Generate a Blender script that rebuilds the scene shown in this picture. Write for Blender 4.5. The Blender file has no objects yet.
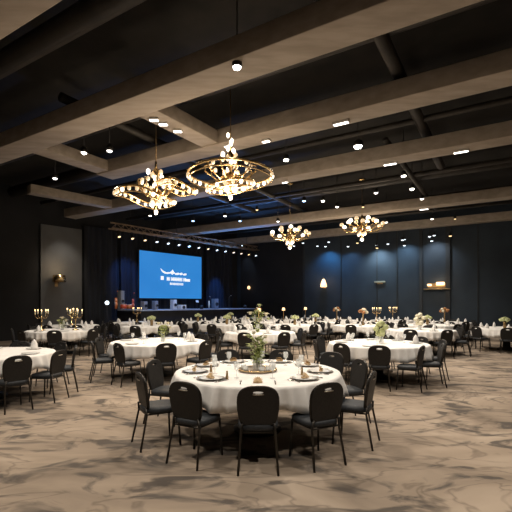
import bpy, bmesh, math, random
from mathutils import Vector, Matrix
random.seed(7)
PI = math.pi
scene = bpy.context.scene
COL = scene.collection
H, HORIZON, F = 1.62, 303.0, 400.0          # eye height (m), horizon row, focal length for a 512 frame

def at_y(px, py, Y): return Vector(((px-256)/F*Y, Y, H+(HORIZON-py)/F*Y))
def at_z(px, py, z): return at_y(px, py, (z-H)*F/(HORIZON-py))

# ------------------------------------------------------------------ materials
def mat(name, col, rough=.6, metal=0., emit=None, es=0., trans=0., ior=1.45, spec=None, sheen=0.):
    m = bpy.data.materials.new(name); m.use_nodes = True
    b = m.node_tree.nodes['Principled BSDF']
    b.inputs['Base Color'].default_value = (*col, 1)
    b.inputs['Roughness'].default_value = rough
    b.inputs['Metallic'].default_value = metal
    b.inputs['Transmission Weight'].default_value = trans
    b.inputs['IOR'].default_value = ior
    if spec is not None: b.inputs['Specular IOR Level'].default_value = spec
    if sheen: b.inputs['Sheen Weight'].default_value = sheen
    if emit:
        b.inputs['Emission Color'].default_value = (*emit, 1)
        b.inputs['Emission Strength'].default_value = es
    return m

def noise_mat(name, c1, c2, scale, rough=.7, detail=4., bump=0., metal=0., spec=None, stretch=(1,1,1), lo=.35, hi=.65):
    m = mat(name, c1, rough, metal, spec=spec); nt = m.node_tree; N = nt.nodes; L = nt.links
    b = N['Principled BSDF']
    tc = N.new('ShaderNodeTexCoord'); mp = N.new('ShaderNodeMapping'); mp.inputs['Scale'].default_value = stretch
    nz = N.new('ShaderNodeTexNoise'); nz.inputs['Scale'].default_value = scale; nz.inputs['Detail'].default_value = detail
    cr = N.new('ShaderNodeValToRGB')
    cr.color_ramp.elements[0].position = lo; cr.color_ramp.elements[0].color = (*c1, 1)
    cr.color_ramp.elements[1].position = hi; cr.color_ramp.elements[1].color = (*c2, 1)
    L.new(tc.outputs['Object'], mp.inputs['Vector']); L.new(mp.outputs['Vector'], nz.inputs['Vector'])
    L.new(nz.outputs['Fac'], cr.inputs['Fac']); L.new(cr.outputs['Color'], b.inputs['Base Color'])
    if bump:
        bp = N.new('ShaderNodeBump'); bp.inputs['Strength'].default_value = bump; bp.inputs['Distance'].default_value = .02
        L.new(nz.outputs['Fac'], bp.inputs['Height']); L.new(bp.outputs['Normal'], b.inputs['Normal'])
    return m

def carpet_mat():
    m = mat('carpet', (.3,.22,.15), .95, spec=.1); nt = m.node_tree; N = nt.nodes; L = nt.links
    b = N['Principled BSDF']; tc = N.new('ShaderNodeTexCoord')
    mp = N.new('ShaderNodeMapping'); mp.inputs['Scale'].default_value = (.75, 1.5, 1); mp.inputs['Rotation'].default_value = (0,0,.5)
    L.new(tc.outputs['Object'], mp.inputs['Vector'])
    def noise(scale, det, dist):
        n = N.new('ShaderNodeTexNoise'); n.inputs['Scale'].default_value = scale
        n.inputs['Detail'].default_value = det; n.inputs['Distortion'].default_value = dist
        L.new(mp.outputs['Vector'], n.inputs['Vector']); return n
    def ramp(src, stops):
        r = N.new('ShaderNodeValToRGB'); e = r.color_ramp.elements
        for k, (p, c) in enumerate(stops):
            x = e[k] if k < 2 else e.new(p)
            x.position = p; x.color = (*c, 1)
        L.new(src, r.inputs['Fac']); return r
    base = ramp(noise(.8, 6, 1.0).outputs['Fac'], [(.32,(.22,.175,.135)), (.5,(.34,.27,.205)), (.68,(.44,.355,.275))])
    blot = ramp(noise(1.5, 5, 1.6).outputs['Fac'], [(.52,(0,0,0)), (.62,(1,1,1))])
    vein = ramp(noise(.6, 3, 3.0).outputs['Fac'], [(.47,(0,0,0)), (.50,(1,1,1)), (.53,(0,0,0))])
    def mix(a, colb, fac, amt):
        x = N.new('ShaderNodeMix'); x.data_type = 'RGBA'
        k = N.new('ShaderNodeMath'); k.operation = 'MULTIPLY'; k.inputs[1].default_value = amt
        L.new(fac, k.inputs[0]); L.new(k.outputs[0], x.inputs[0]); L.new(a, x.inputs[6]); x.inputs[7].default_value = (*colb, 1)
        return x.outputs[2]
    c = mix(base.outputs['Color'], (.085,.075,.068), blot.outputs['Color'], .85)
    c = mix(c, (.10,.08,.065), vein.outputs['Color'], .45)
    L.new(c, b.inputs['Base Color'])
    return m

M = dict(
    carpet=carpet_mat(),
    ceiling=noise_mat('ceiling_black', (.009,.008,.0065), (.018,.015,.012), 2.0, .9),
    duct=noise_mat('duct_dark', (.018,.0155,.013), (.034,.029,.024), 3.0, .55),
    beam=noise_mat('beam_taupe', (.27,.225,.18), (.35,.295,.24), 1.6, .75, stretch=(1,4,4)),
    wall=noise_mat('wall_slate', (.024,.034,.046), (.034,.047,.062), .8, .8),
    wall_dark=noise_mat('wall_black', (.012,.012,.013), (.018,.018,.019), .8, .85),
    wall_grey=noise_mat('wall_grey', (.10,.10,.10), (.13,.13,.13), .8, .8),
    trim=noise_mat('trim_dark', (.015,.018,.022), (.022,.026,.030), 2., .6),
    velvet=noise_mat('drape_velvet', (.010,.011,.015), (.020,.022,.028), 5., .9, stretch=(1,1,.1)),
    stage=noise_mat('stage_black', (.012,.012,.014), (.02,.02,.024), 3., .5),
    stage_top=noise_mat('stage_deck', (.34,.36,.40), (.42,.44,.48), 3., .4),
    cloth=noise_mat('linen_white', (.80,.77,.73), (.87,.845,.81), 9., .9, bump=.08, spec=.2),
    napkin=noise_mat('napkin_white', (.82,.80,.77), (.88,.86,.84), 14., .9, spec=.2),
    gold_napkin=noise_mat('napkin_gold', (.50,.34,.18), (.66,.48,.28), 30., .8, bump=.3),
    china=mat('china_white', (.84,.83,.80), .18),
    charger=mat('charger_shadow_rim', (.24,.215,.19), .35, .5),  # dark rim colour paints the shadow edge around the plate
    steel=mat('cutlery_steel', (.62,.60,.57), .22, 1.),
    glass=mat('clear_glass', (.92,.94,.93), .06),
    fabric=noise_mat('chair_vinyl', (.008,.0075,.007), (.014,.0125,.0115), 40., .55, bump=.1),
    seatfab=noise_mat('chair_seat_fabric', (.018,.021,.025), (.028,.032,.037), 40., .6, bump=.1),
    chairmetal=noise_mat('chair_frame', (.030,.026,.022), (.045,.039,.032), 12., .35, metal=.6),
    handle=mat('chair_handle', (.55,.50,.42), .3, .8),
    wood_dark=noise_mat('pedestal_dark', (.012,.011,.010), (.02,.018,.016), 5., .6),
    leaf=noise_mat('leaf_green', (.20,.25,.07), (.40,.44,.16), 22., .6),
    palebloom=noise_mat('bloom_pale_green', (.42,.46,.20), (.62,.64,.36), 30., .75),
    cream=noise_mat('bloom_cream', (.66,.60,.42), (.80,.75,.60), 30., .75),
    rust=noise_mat('bloom_rust', (.32,.13,.05), (.48,.24,.10), 30., .75),
    tray=noise_mat('tray_wood', (.20,.145,.10), (.30,.23,.16), 9., .5, stretch=(1,8,1)),
    gold=mat('gold_metal', (.78,.55,.26), .25, 1.),
    brass=mat('brass_dark', (.35,.24,.12), .4, 1.),
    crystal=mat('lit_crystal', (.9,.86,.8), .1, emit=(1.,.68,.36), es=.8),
    bulb=mat('lit_bulb', (1,.95,.85), .3, emit=(1.,.86,.66), es=3.8),
    flame=mat('lit_flame', (1,.8,.5), .3, emit=(1.,.62,.26), es=5.),
    lens=mat('lit_lens', (1,1,1), .3, emit=(1.,.93,.82), es=22.),
    lens_soft=mat('lit_lens_soft', (1,1,1), .3, emit=(1.,.93,.84), es=5.),
    lens_blue=mat('lit_lens_blue', (.6,.8,1), .3, emit=(.35,.62,1.), es=6.),
    lens_cool=mat('lit_lens_cool', (.8,.9,1), .3, emit=(.78,.90,1.), es=2.5),
    lens_amber=mat('lit_lens_amber', (1,.8,.5), .3, emit=(1.,.68,.34), es=2.),
    can=mat('lamp_can', (.03,.028,.026), .4, .5),
    white_can=mat('lamp_can_white', (.5,.47,.43), .5),
    truss=noise_mat('truss_bronze', (.26,.18,.11), (.40,.28,.18), 6., .5, metal=.3),
    logo=mat('screen_logo', (1,1,1), .6, emit=(1,1,1), es=.9),
    bezel=mat('screen_bezel', (.008,.008,.01), .5),
    orange=noise_mat('instrument_orange', (.40,.10,.025), (.55,.17,.05), 8., .35),
    red=noise_mat('drum_red', (.42,.06,.025), (.55,.09,.04), 8., .35),
    grey=mat('gear_grey', (.20,.21,.23), .5),
    offwhite=mat('gear_white', (.72,.70,.67), .5),
    black=mat('gear_black', (.012,.012,.013), .5),
    lampshade=mat('lamp_shade_lit', (.8,.6,.4), .6, emit=(1.,.62,.30), es=2.2),
    lampdim=mat('lamp_dim', (.2,.2,.15), .6, emit=(.75,.75,.55), es=.12),
)
M['glass'].node_tree.nodes['Principled BSDF'].inputs['Alpha'].default_value = .30
m = mat('screen_blue', (.01,.02,.03), .6)                      # lit screen: picture with a soft blue mottling
nt = m.node_tree; nz = nt.nodes.new('ShaderNodeTexNoise'); nz.inputs['Scale'].default_value = .55
cr = nt.nodes.new('ShaderNodeValToRGB'); cr.color_ramp.elements[0].color = (.016,.185,.56,1); cr.color_ramp.elements[1].color = (.040,.27,.69,1)
tc = nt.nodes.new('ShaderNodeTexCoord'); nt.links.new(tc.outputs['Object'], nz.inputs['Vector'])
nt.links.new(nz.outputs['Fac'], cr.inputs['Fac']); nt.links.new(cr.outputs['Color'], m.node_tree.nodes['Principled BSDF'].inputs['Emission Color'])
m.node_tree.nodes['Principled BSDF'].inputs['Emission Strength'].default_value = 1.0
M['screen'] = m
for k in ('crystal','flame','logo','lens_cool','lens_amber','lens_blue','lens_soft','lampdim'):
    M[k].cycles.emission_sampling = 'NONE'

# ------------------------------------------------------------------ mesh helpers
class MB:
    def __init__(s): s.bm = bmesh.new(); s.mi = 0; s.smooth = True
    def _add(s, verts, faces, T=None):
        vs = [s.bm.verts.new((T @ Vector(v)) if T else v) for v in verts]
        for f in faces:
            try:
                fc = s.bm.faces.new([vs[i] for i in f]); fc.material_index = s.mi; fc.smooth = s.smooth
            except ValueError: pass
        return vs
    def box(s, c, d, rot=None, T=None, bevel=0.):
        t = bmesh.new(); bmesh.ops.create_cube(t, size=1)
        for v in t.verts: v.co = Vector((v.co.x*d[0], v.co.y*d[1], v.co.z*d[2]))
        if bevel: bmesh.ops.bevel(t, geom=list(t.edges), offset=bevel, segments=2, affect='EDGES', profile=.6)
        X = Matrix.Translation(c) @ (rot.to_4x4() if rot else Matrix())
        if T: X = T @ X
        t.verts.index_update()
        keep = s.smooth; s.smooth = bool(bevel) and keep
        s._add([X @ v.co for v in t.verts], [[v.index for v in f.verts] for f in t.faces])
        s.smooth = keep; t.free(); return s
    def tube(s, pts, r, n=8, closed=False, T=None):
        pts = [Vector(p) for p in pts]; k = len(pts); rs = r if isinstance(r, (list, tuple)) else [r]*k
        verts, faces = [], []; ref = None
        for i, p in enumerate(pts):
            a = pts[(i-1) % k] if (closed or i) else p; b = pts[(i+1) % k] if (closed or i < k-1) else p
            t = (b-a).normalized()
            if ref is None: ref = Vector((0,0,1)) if abs(t.z) < .9 else Vector((1,0,0))
            u = (ref - t*ref.dot(t)).normalized(); ref = u; w = t.cross(u)
            for j in range(n):
                q = 2*PI*j/n; verts.append(p + (u*math.cos(q)+w*math.sin(q))*rs[i])
        for i in range(k if closed else k-1):
            i2 = (i+1) % k
            for j in range(n): faces.append([i*n+j, i*n+(j+1) % n, i2*n+(j+1) % n, i2*n+j])
        if not closed: faces += [list(range(n))[::-1], [(k-1)*n+j for j in range(n)]]
        s._add(verts, faces, T); return s
    def lathe(s, prof, n=20, c=(0,0,0), T=None):
        X = Matrix.Translation(c); X = T @ X if T else X
        verts, faces = [], []
        for (r, z) in prof:
            for j in range(n): verts.append((r*math.cos(2*PI*j/n), r*math.sin(2*PI*j/n), z))
        for i in range(len(prof)-1):
            for j in range(n): faces.append([i*n+j, i*n+(j+1) % n, (i+1)*n+(j+1) % n, (i+1)*n+j])
        if prof[0][0] > 1e-4: faces.append(list(range(n))[::-1])
        if prof[-1][0] > 1e-4: faces.append([(len(prof)-1)*n+j for j in range(n)])
        s._add(verts, faces, X); return s
    def ball(s, c, r, sub=2, sc=(1,1,1), jitter=0.):
        t = bmesh.new(); bmesh.ops.create_icosphere(t, subdivisions=sub, radius=r); t.verts.index_update()
        s._add([Vector(c)+Vector((v.co.x*sc[0], v.co.y*sc[1], v.co.z*sc[2]))*(1+random.uniform(-jitter, jitter)) for v in t.verts],
               [[v.index for v in f.verts] for f in t.faces]); t.free(); return s
    def prism(s, pts, z0, z1, T=None):                      # polygon in xy extruded in z
        n = len(pts); keep = s.smooth; s.smooth = False
        s._add([(x,y,z0) for x,y in pts]+[(x,y,z1) for x,y in pts],
               [list(range(n))[::-1], list(range(n,2*n))]+[[i,(i+1)%n,n+(i+1)%n,n+i] for i in range(n)], T)
        s.smooth = keep; return s
    def leaf(s, p, d, L, w):
        p = Vector(p); d = Vector(d).normalized(); up = Vector((0,0,1))
        sd = d.cross(up); sd = sd.normalized() if sd.length > .05 else Vector((1,0,0)); nn = sd.cross(d)
        q = [p, p+d*L*.4+sd*w+nn*.1*L, p+d*L*.45+nn*.16*L, p+d*L*.4-sd*w+nn*.1*L, p+d*L-nn*.08*L]
        s._add(q, [(0,1,2),(0,2,3),(2,1,4),(3,2,4)]); return s
    def build(s, name, mats, parent=None, loc=None):
        me = bpy.data.meshes.new(name); bmesh.ops.remove_doubles(s.bm, verts=s.bm.verts, dist=1e-5)
        bmesh.ops.recalc_face_normals(s.bm, faces=s.bm.faces); s.bm.to_mesh(me); s.bm.free()
        for k in (mats if isinstance(mats, (list, tuple)) else [mats]): me.materials.append(M[k])
        o = bpy.data.objects.new(name, me); COL.objects.link(o)
        if parent is not None: o.parent = parent
        if loc is not None: o.location = loc
        return o

def tag(o, label=None, cat=None, group=None, kind=None):
    for k, v in (('label',label),('category',cat),('group',group),('kind',kind)):
        if v: o[k] = v
    return o
def empty(name, loc, rz=0., label=None, cat=None, group=None):
    o = bpy.data.objects.new(name, None); COL.objects.link(o); o.empty_display_size = .1
    o.location = loc; o.rotation_euler = (0,0,rz); return tag(o, label, cat, group)
def copy_tree(o, parent=None):
    c = o.copy(); COL.objects.link(c)
    if parent is not None: c.parent = parent
    for ch in list(o.children): copy_tree(ch, c)
    return c
class Kind:                                                # one thing built once; later uses are copies
    def __init__(s, make): s.make = make; s.first = None
    def put(s, loc, rz, label, group=None):
        if s.first is None: o = s.first = s.make()
        else: o = copy_tree(s.first)
        o.location = loc; o.rotation_euler = (0,0,rz); o['label'] = label
        if group: o['group'] = group
        return o
def light(kind, name, loc, power, col, radius=.1, target=None, angle=None, blend=.6):
    d = bpy.data.lights.new(name, kind); d.energy = power; d.color = col; d.shadow_soft_size = radius
    o = bpy.data.objects.new(name, d); COL.objects.link(o); o.location = loc
    if kind == 'SPOT': d.spot_size = math.radians(angle); d.spot_blend = blend
    if target is not None: o.rotation_euler = (Vector(target)-Vector(loc)).to_track_quat('-Z','Y').to_euler()
    return o

# ------------------------------------------------------------------ room shell
CORNER = Vector((-1.33, 28, 0))
ZC = 6.7                                                   # black ceiling
def right_y(X): return 27.2-.6*X
def stage_pt(t, off=0., z=0.):                             # along the stage wall from the corner; off = metres into the room
    return Vector((CORNER.x-.86*t+.758*off, CORNER.y-t-.652*off, z))
def stage_t(px): r = (px-256)/F; return (-1.33-28*r)/(.86-r)
NR = Vector((-.6,-1,0)).normalized()
def right_pt(px, py, off=0.):
    r = (px-256)/F; Y = 27.2/(1+.6*r); return at_y(px, py, Y)+NR*off
RW_ANG = math.atan2(-.6, 1); ST_ANG = math.atan2(1, .86)
A = CORNER.to_2d(); B = Vector((16.5, right_y(16.5))); Cc = Vector((16.5,-4.5)); D = Vector((-11.5,-4.5)); E = Vector((-11.5, 28+(-11.5+1.33)/.86))
poly = [tuple(p) for p in (A,B,Cc,D,E)]
MB().prism(poly, -.15, 0).build('floor', 'carpet')['kind'] = 'structure'
MB().prism(poly, ZC, ZC+.15).build('ceiling', 'ceiling')['kind'] = 'structure'
def wall(name, p, q, m):
    p, q = Vector((*p,0)), Vector((*q,0)); d = (q-p).normalized(); n = Vector((d.y,-d.x,0))   # n points out (poly is clockwise)
    ctr = (poly_c-p); n = -n if n.dot(ctr) > 0 else n
    pts = [p, q, q+n*.2, p+n*.2]
    o = MB().prism([(v.x,v.y) for v in pts], 0, ZC).build(name, m); o['kind'] = 'structure'; return o
poly_c = Vector((2,10,0))
wall('wall_right', A, B, 'wall'); wall('wall_side', B, Cc, 'wall_dark'); wall('wall_rear', Cc, D, 'wall_dark')
wall('wall_left', D, E, 'wall_dark'); wall('wall_stage', E, A, 'wall_dark')

# slim vertical seams and pilasters on the slate wall
nt_ = 0
def trim_strip(p, ang, w, d, z0, z1, m):
    global nt_; nt_ += 1
    T = Matrix.Translation((p.x,p.y,0)) @ Matrix.Rotation(ang, 4, 'Z')
    o = MB().box((0,0,(z0+z1)/2), (w,d,z1-z0), T=T).build('trim_%d' % nt_, m); o['kind'] = 'structure'
for px, w, d in ((304,.10,.05),(341,.06,.04),(377,.06,.04),(397,.06,.04),(421,.16,.08),(448,.22,.10),(478,.06,.04)):
    trim_strip(right_pt(px, 300, d/2+.001), RW_ANG, w, d, 0, 5.75, 'trim')
# black masking panels beside the corner, the grey panel left of the stage and a baseboard
p0, p1 = right_pt(241,300,.03), right_pt(303,300,.03); mid = (p0+p1)/2
trim_strip(mid, RW_ANG, (p1-p0).length, .05, 0, 5.8, 'wall_dark')
tg0, tg1 = stage_t(81), stage_t(40); g = (stage_pt(tg0,.05)+stage_pt(tg1,.05))/2
trim_strip(g, ST_ANG, (stage_pt(tg0)-stage_pt(tg1)).length, .08, 0, 5.2, 'wall_grey')
p0, p1 = right_pt(305,300,.02), Vector((16.3, right_y(16.3),0))+NR*.02; mid = (p0+p1)/2; mid.z = 0
o = MB().box((0,0,.08), ((p1.to_2d()-p0.to_2d()).length,.03,.16), T=Matrix.Translation((mid.x,mid.y,0)) @ Matrix.Rotation(RW_ANG,4,'Z')).build('baseboard_right','trim'); o['kind']='structure'

# taupe ceiling beams
ZB = 5.4
BA = math.atan(-.6); BD = Vector((1,-.6,0)).normalized(); BN = Vector((.6,1,0)).normalized()
def beam(y0, w=.55, h=.36, x0=None):
    x0 = x0 or max(-11.4, (y0-29.55)/1.763+.25); x1 = 16.4
    p, q = Vector((x0,y0-.6*x0,0)), Vector((x1,y0-.6*x1,0)); mid = (p+q)/2
    T = Matrix.Translation((mid.x,mid.y,ZB+h/2)) @ Matrix.Rotation(BA,4,'Z')
    o = MB().box((0,0,0), ((q-p).length,w,h), T=T, bevel=.015).build('ceiling_beam','beam'); o['kind']='structure'
for y0, w, x0 in ((3.2,.6,None),(6.35,.62,None),(9.3,.58,-4.55),(12.85,.58,-8.3),(19.9,.55,None),(25.1,.5,None)): beam(y0, w, x0=x0)
def cross(p, q, w=.45, h=.30):
    p, q = Vector((*p,0)), Vector((*q,0)); mid = (p+q)/2; d = q-p
    T = Matrix.Translation((mid.x,mid.y,ZB+.03+h/2)) @ Matrix.Rotation(math.atan2(d.y,d.x),4,'Z')
    o = MB().box((0,0,0), (d.length,w,h), T=T, bevel=.015).build('cross_beam','beam'); o['kind']='structure'
cross((-5.75,9.6),(-4.31,11.9),.5); cross((-2.25,7.95),(-1.05,9.75),.5); cross((-7.9,13.9),(-5.6,16.4),.4)

# black service ducts and pipes under the ceiling
def duct(p, q, r, z, name='ceiling_duct'):
    o = MB().tube([(p[0],p[1],z),(q[0],q[1],z)], r, 12).build(name,'duct'); o['kind']='structure'
for y0, r, z in ((4.8,.20,6.25),(7.9,.16,6.2),(10.6,.22,6.25),(11.9,.07,6.0),(15.0,.20,6.2),(16.7,.08,5.95),(18.0,.16,6.2),(22.3,.18,6.2),(23.7,.07,5.95)):
    x0 = max(-11.2,(y0-29.55)/1.763+.6); x1 = min(16.2, 16.2); duct((x0,y0-.6*x0),(x1,y0-.6*x1), r, z)
for x0, y0, L, r, z in ((-4.2,8.6,7.5,.10,6.05),(1.7,6.0,8.0,.12,6.0),(4.6,4.6,9.0,.12,6.02),(3.4,10.5,9.,.08,5.9),(6.9,8.6,9.5,.14,6.0),(-1.2,13.2,7.,.10,5.95),(-3.2,14.2,6.,.12,6.05),(9.3,5.4,10.,.12,6.0)):
    d = Vector((.62,1,0)).normalized()*L; duct((x0,y0),(x0+d.x,y0+d.y), r, z)

# ------------------------------------------------------------------ stage, screen, drapes, truss
SD = 2.2; SZ = 1.28
a0, a1, b1, b0 = stage_pt(.3,.02), stage_pt(6.95,.02), stage_pt(6.95,SD), stage_pt(.3,SD)
st = empty('stage', (b1+b0)/2, 0, 'low black stage platform with a blue-lit deck edge below the screen', 'stage')
off = -((b1+b0)/2); off.z = 0; T = Matrix.Translation(off)
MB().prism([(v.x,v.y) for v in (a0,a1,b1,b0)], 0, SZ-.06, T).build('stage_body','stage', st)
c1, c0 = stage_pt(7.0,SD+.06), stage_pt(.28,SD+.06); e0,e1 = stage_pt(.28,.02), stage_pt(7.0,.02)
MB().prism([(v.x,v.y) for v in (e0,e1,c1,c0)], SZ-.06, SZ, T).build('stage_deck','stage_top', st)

def drape(t0, t1, z0, z1, name_label, amp=.09, off=.18):
    n = int((t1-t0)*1.319/.035); b = MB(); vs = []; fs = []
    for i in range(n+1):
        t = t0+(t1-t0)*i/n; s = i*.035
        o1 = off+amp*(.5+.5*math.sin(s*2*PI/.30+.8*math.sin(s*1.3)))
        for k, z in enumerate((z0, z1)): vs.append(stage_pt(t, o1*(1 if k == 0 else .8)+.02, z))
        for k, z in enumerate((z0, z1)): vs.append(stage_pt(t, o1*(1 if k == 0 else .8)-.0, z))
    for i in range(n):
        a = i*4; c = a+4; fs += [[a,c,c+1,a+1],[a+2,a+3,c+3,c+2]]
    b._add(vs, fs)
    return tag(b.build('stage_curtain','velvet'), name_label, 'curtain')
drape(6.05, 8.4, .02 if False else SZ+.01, 5.35, 'black pleated stage curtain hanging left of the blue screen') if False else None
drape(5.98, 6.9, SZ+.02, 5.4, 'black pleated stage curtain hanging just left of the blue screen')
drape(7.05, 8.35, .02, 5.4, 'black pleated curtain hanging to the floor between stage and grey panel')
drape(2.42, 5.96, SZ+.02, 5.4, 'black pleated backdrop curtain hanging behind the blue screen', amp=.06, off=.08)
drape(.5, 2.40, SZ+.02, 5.4, 'black pleated stage curtain right of the blue screen with blue glow')

ts0, ts1 = stage_t(140), stage_t(201); SOFF = .42
pL, pR = stage_pt(ts0, SOFF), stage_pt(ts1, SOFF)
# re-solve for the offset plane so the picture edges stand where the photo has them
def plane_pt(px, off):
    r = (px-256)/F; q = stage_pt(0, off); d = Vector((-.86,-1,0)); t = (q.x-r*q.y)/(r*d.y-d.x); return q+d*t
pL, pR = plane_pt(139.6,SOFF), plane_pt(201.2,SOFF)
zt = H+(303-250.5)*pL.y/F; zb_ = H+(303-298)*pL.y/F; W = (pR-pL).length; mid = (pL+pR)/2
zt2 = H+(303-257)*pR.y/F; zt = (zt+zt2)/2
sc = empty('projection_screen', (mid.x,mid.y,zb_), ST_ANG, 'large lit blue screen with white logo hanging above the stage', 'screen')
hh = zt-zb_
b = MB(); b.box((0,.05,hh/2), (W+.14,.06,hh+.14), bevel=.01); b.build('screen_frame','bezel',sc)
b = MB(); b.box((0,-.0,hh/2), (W,.05,hh)); b.build('screen_panel','screen',sc)
# the white mark: a swoosh with a peak, one bold row of small glyph blocks and a smaller row below it
def sx(px): return ((px-139.6)/(201.2-139.6)-.5)*W        # photo column -> screen metres (near enough to linear)
def sz(py): return (298.3-py)/(298.3-253.7)*hh
Ts = Matrix.Translation((0,-.028,0)) @ Matrix.Rotation(PI/2,4,'X')
lg = MB(); lg.smooth = False
def P2(pts): lg.prism([(sx(130+x/6.4), sz(240+y/6.4)) for x,y in pts], 0, .012, Ts)
P2([(180,186),(196,200),(216,209),(236,206),(244,212),(226,219),(204,216),(190,206)])
P2([(236,208),(250,200),(256,188),(262,200),(268,206),(276,212),(262,214),(254,222),(246,214)])
P2([(270,214),(284,208),(296,206),(300,214),(288,221),(274,221)]); P2([(300,212),(314,204),(322,208),(320,218),(306,221)]); P2([(324,214),(336,208),(349,208),(346,219),(330,222)])
lg.build('emblem','logo',sc)
lg = MB(); lg.smooth = False
P2([(183,234),(200,234),(200,258),(183,258)])
x = 220
for w_ in (15,9,17,12,17,13,10,17):
    P2([(x,238),(x+w_*.32,238),(x+w_*.32,261),(x,261)])
    if w_ > 11: P2([(x+w_*.62,238),(x+w_*.92,238),(x+w_*.92,261),(x+w_*.62,261)]); P2([(x+w_*.3,246),(x+w_*.65,246),(x+w_*.65,253),(x+w_*.3,253)])
    x += w_+2.2
P2([(345,244),(372,244),(372,260),(345,260)])
lg.build('bold_text','logo',sc)
lg = MB(); lg.smooth = False
x = 240
for w_ in (7,8,4,9,6,8,7,5,8,7):
    P2([(x,273),(x+w_*.72,273),(x+w_*.72,287),(x,287)]); x += w_+2
lg.build('small_text','logo',sc)

# lighting truss in front of the stage opening
TO = 2.5; tt0, tt1 = .55, 8.3
p, q = stage_pt(tt0,TO,5.0), stage_pt(tt1,TO,5.0)
tr = empty('hanging_truss', (p+q)/2, ST_ANG, 'long bronze lighting truss hanging above the stage front', 'truss')
LT = (q-p).length/2
for (yy, zz) in ((-.16,0),(.16,0),(0,.26)): MB().tube([(-LT,yy,zz),(LT,yy,zz)], .035, 8).build('chord','truss',tr)
b = MB(); k = 0; x = -LT+.1
while x < LT-.35:
    b.tube([(x,-.16,0),(x+.2,0,.26)], .014, 5); b.tube([(x+.2,0,.26),(x+.4,-.16,0)], .014, 5)
    b.tube([(x,.16,0),(x+.2,0,.26)], .014, 5); b.tube([(x,-.16,0),(x+.4,.16,0)], .014, 5); x += .4
b.build('lacing','truss',tr)
for x in (-LT*.8,-LT*.27,LT*.27,LT*.8): MB().tube([(x,0,.26),(x,0,ZC-5.01)], .012, 6).build('suspension_rod','can',tr)

def lamp_builder(lens):
    def mk():
        r = empty('stage_light', (0,0,0)); tag(r, 'x', 'stage light')
        T = Matrix.Rotation(math.radians(-38),4,'X')
        MB().lathe([(.045,.15),(.075,.12),(.08,0),(.10,-.10),(.09,-.10),(.07,-.06),(0,-.06)],14,(0,0,-.26),T=Matrix.Translation((0,0,-.2)) @ Matrix.Rotation(math.radians(28),4,'X') @ Matrix.Translation((0,0,.2))).build('lamp_can','can',r)
        MB().lathe([(0,-.005),(.068,0)],14,(0,0,-.345),T=Matrix.Translation((0,0,-.2)) @ Matrix.Rotation(math.radians(28),4,'X') @ Matrix.Translation((0,0,.2))).build('lens',lens,r)
        MB().tube([(-.1,0,-.2),(-.1,0,-.06),(0,0,-.02),(.1,0,-.06),(.1,0,-.2)], .012, 6).build('yoke','can',r)
        return r
    return mk
LK = {k: Kind(lamp_builder(k)) for k in ('lens_cool','lens_amber','lens_blue')}
ordn = ['first','second','third','fourth','fifth','sixth','seventh','eighth','ninth','tenth','eleventh','twelfth','thirteenth','fourteenth','fifteenth','sixteenth']
for i in range(15):
    f = (i+.5)/15; pt = stage_pt(tt1+(tt0-tt1)*f, TO+.1, 4.96)
    kind = ('lens_amber','lens_amber','lens_amber','lens_cool','lens_cool','lens_cool','lens_blue','lens_cool','lens_amber','lens_cool','lens_cool','lens_amber','lens_amber','lens_amber','lens_cool')[i]
    nm = {'lens_amber':'amber','lens_cool':'white','lens_blue':'blue'}[kind]
    LK[kind].put(pt, ST_ANG+PI, 'small %s stage lamp, %s from the left on the stage truss' % (nm, ordn[i]), 'stage lamps on the truss')

# instruments and gear on the stage
def on_stage(px, off): p = plane_pt(px, off); p.z = SZ; return p
def upright_bass(p, label, m='orange', sc_=1.):
    r = empty('double_bass', p, ST_ANG, label, 'instrument')
    b = MB(); pts = []
    for k in range(28):
        q = 2*PI*k/28; z = math.cos(q); w = math.sin(q)*(.24 if z < 0 else .19)*(1-.28*math.exp(-((z-.15)/.22)**2)); pts.append((w, z*.42))
    b.prism(pts, -.08, .08, Matrix.Translation((0,0,.52)) @ Matrix.Rotation(PI/2,4,'X')); b.build('body',m,r)
    MB().box((0,-.1,1.05),(.05,.04,.7),bevel=.01).build('neck','black',r)
    MB().ball((0,-.1,1.44),.045,1,(1,1,1.4)).build('scroll',m,r); MB().tube([(0,0,.1),(0,0,0)],.012).build('endpin','steel',r)
    MB().box((0,-.1,.42),(.11,.03,.05)).build('bridge','cream',r); return r
def mic_stand(p, label):
    r = empty('microphone_stand', p, ST_ANG, label, 'microphone stand')
    MB().lathe([(.16,0),(.16,.02),(.02,.04)],16).build('base','grey',r); MB().tube([(0,0,.03),(0,0,1.15),(.0,-.25,1.32)],.015).build('pole','grey',r)
    MB().ball((0,-.29,1.34),.05,2).build('microphone','offwhite',r); return r
def drum(p, label, m='red'):
    r = empty('drum', p, ST_ANG, label, 'drum')
    MB().lathe([(.27,.12),(.27,.50)],24).build('shell',m,r); MB().lathe([(.275,.50),(.275,.53),(0,.53)],24).build('drumhead','offwhite',r)
    for k in range(3): MB().tube([(.24*math.cos(k*2.1),.24*math.sin(k*2.1),.2),(.32*math.cos(k*2.1),.32*math.sin(k*2.1),0)],.014).build('leg','steel',r)
    return r
def amp(p, label, m='grey', w=.5, h=.55):
    r = empty('loudspeaker', p, ST_ANG, label, 'loudspeaker')
    MB().box((0,0,h/2),(w,.32,h),bevel=.02).build('cabinet',m,r)
    b = MB(); cr_ = min(w,h)*.38; b.lathe([(0,-.03),(cr_*.85,.0),(cr_,.02),(cr_,0)],20,T=Matrix.Translation((0,-.165,h*.45)) @ Matrix.Rotation(PI/2,4,'X')); b.build('cone','black',r)
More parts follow.
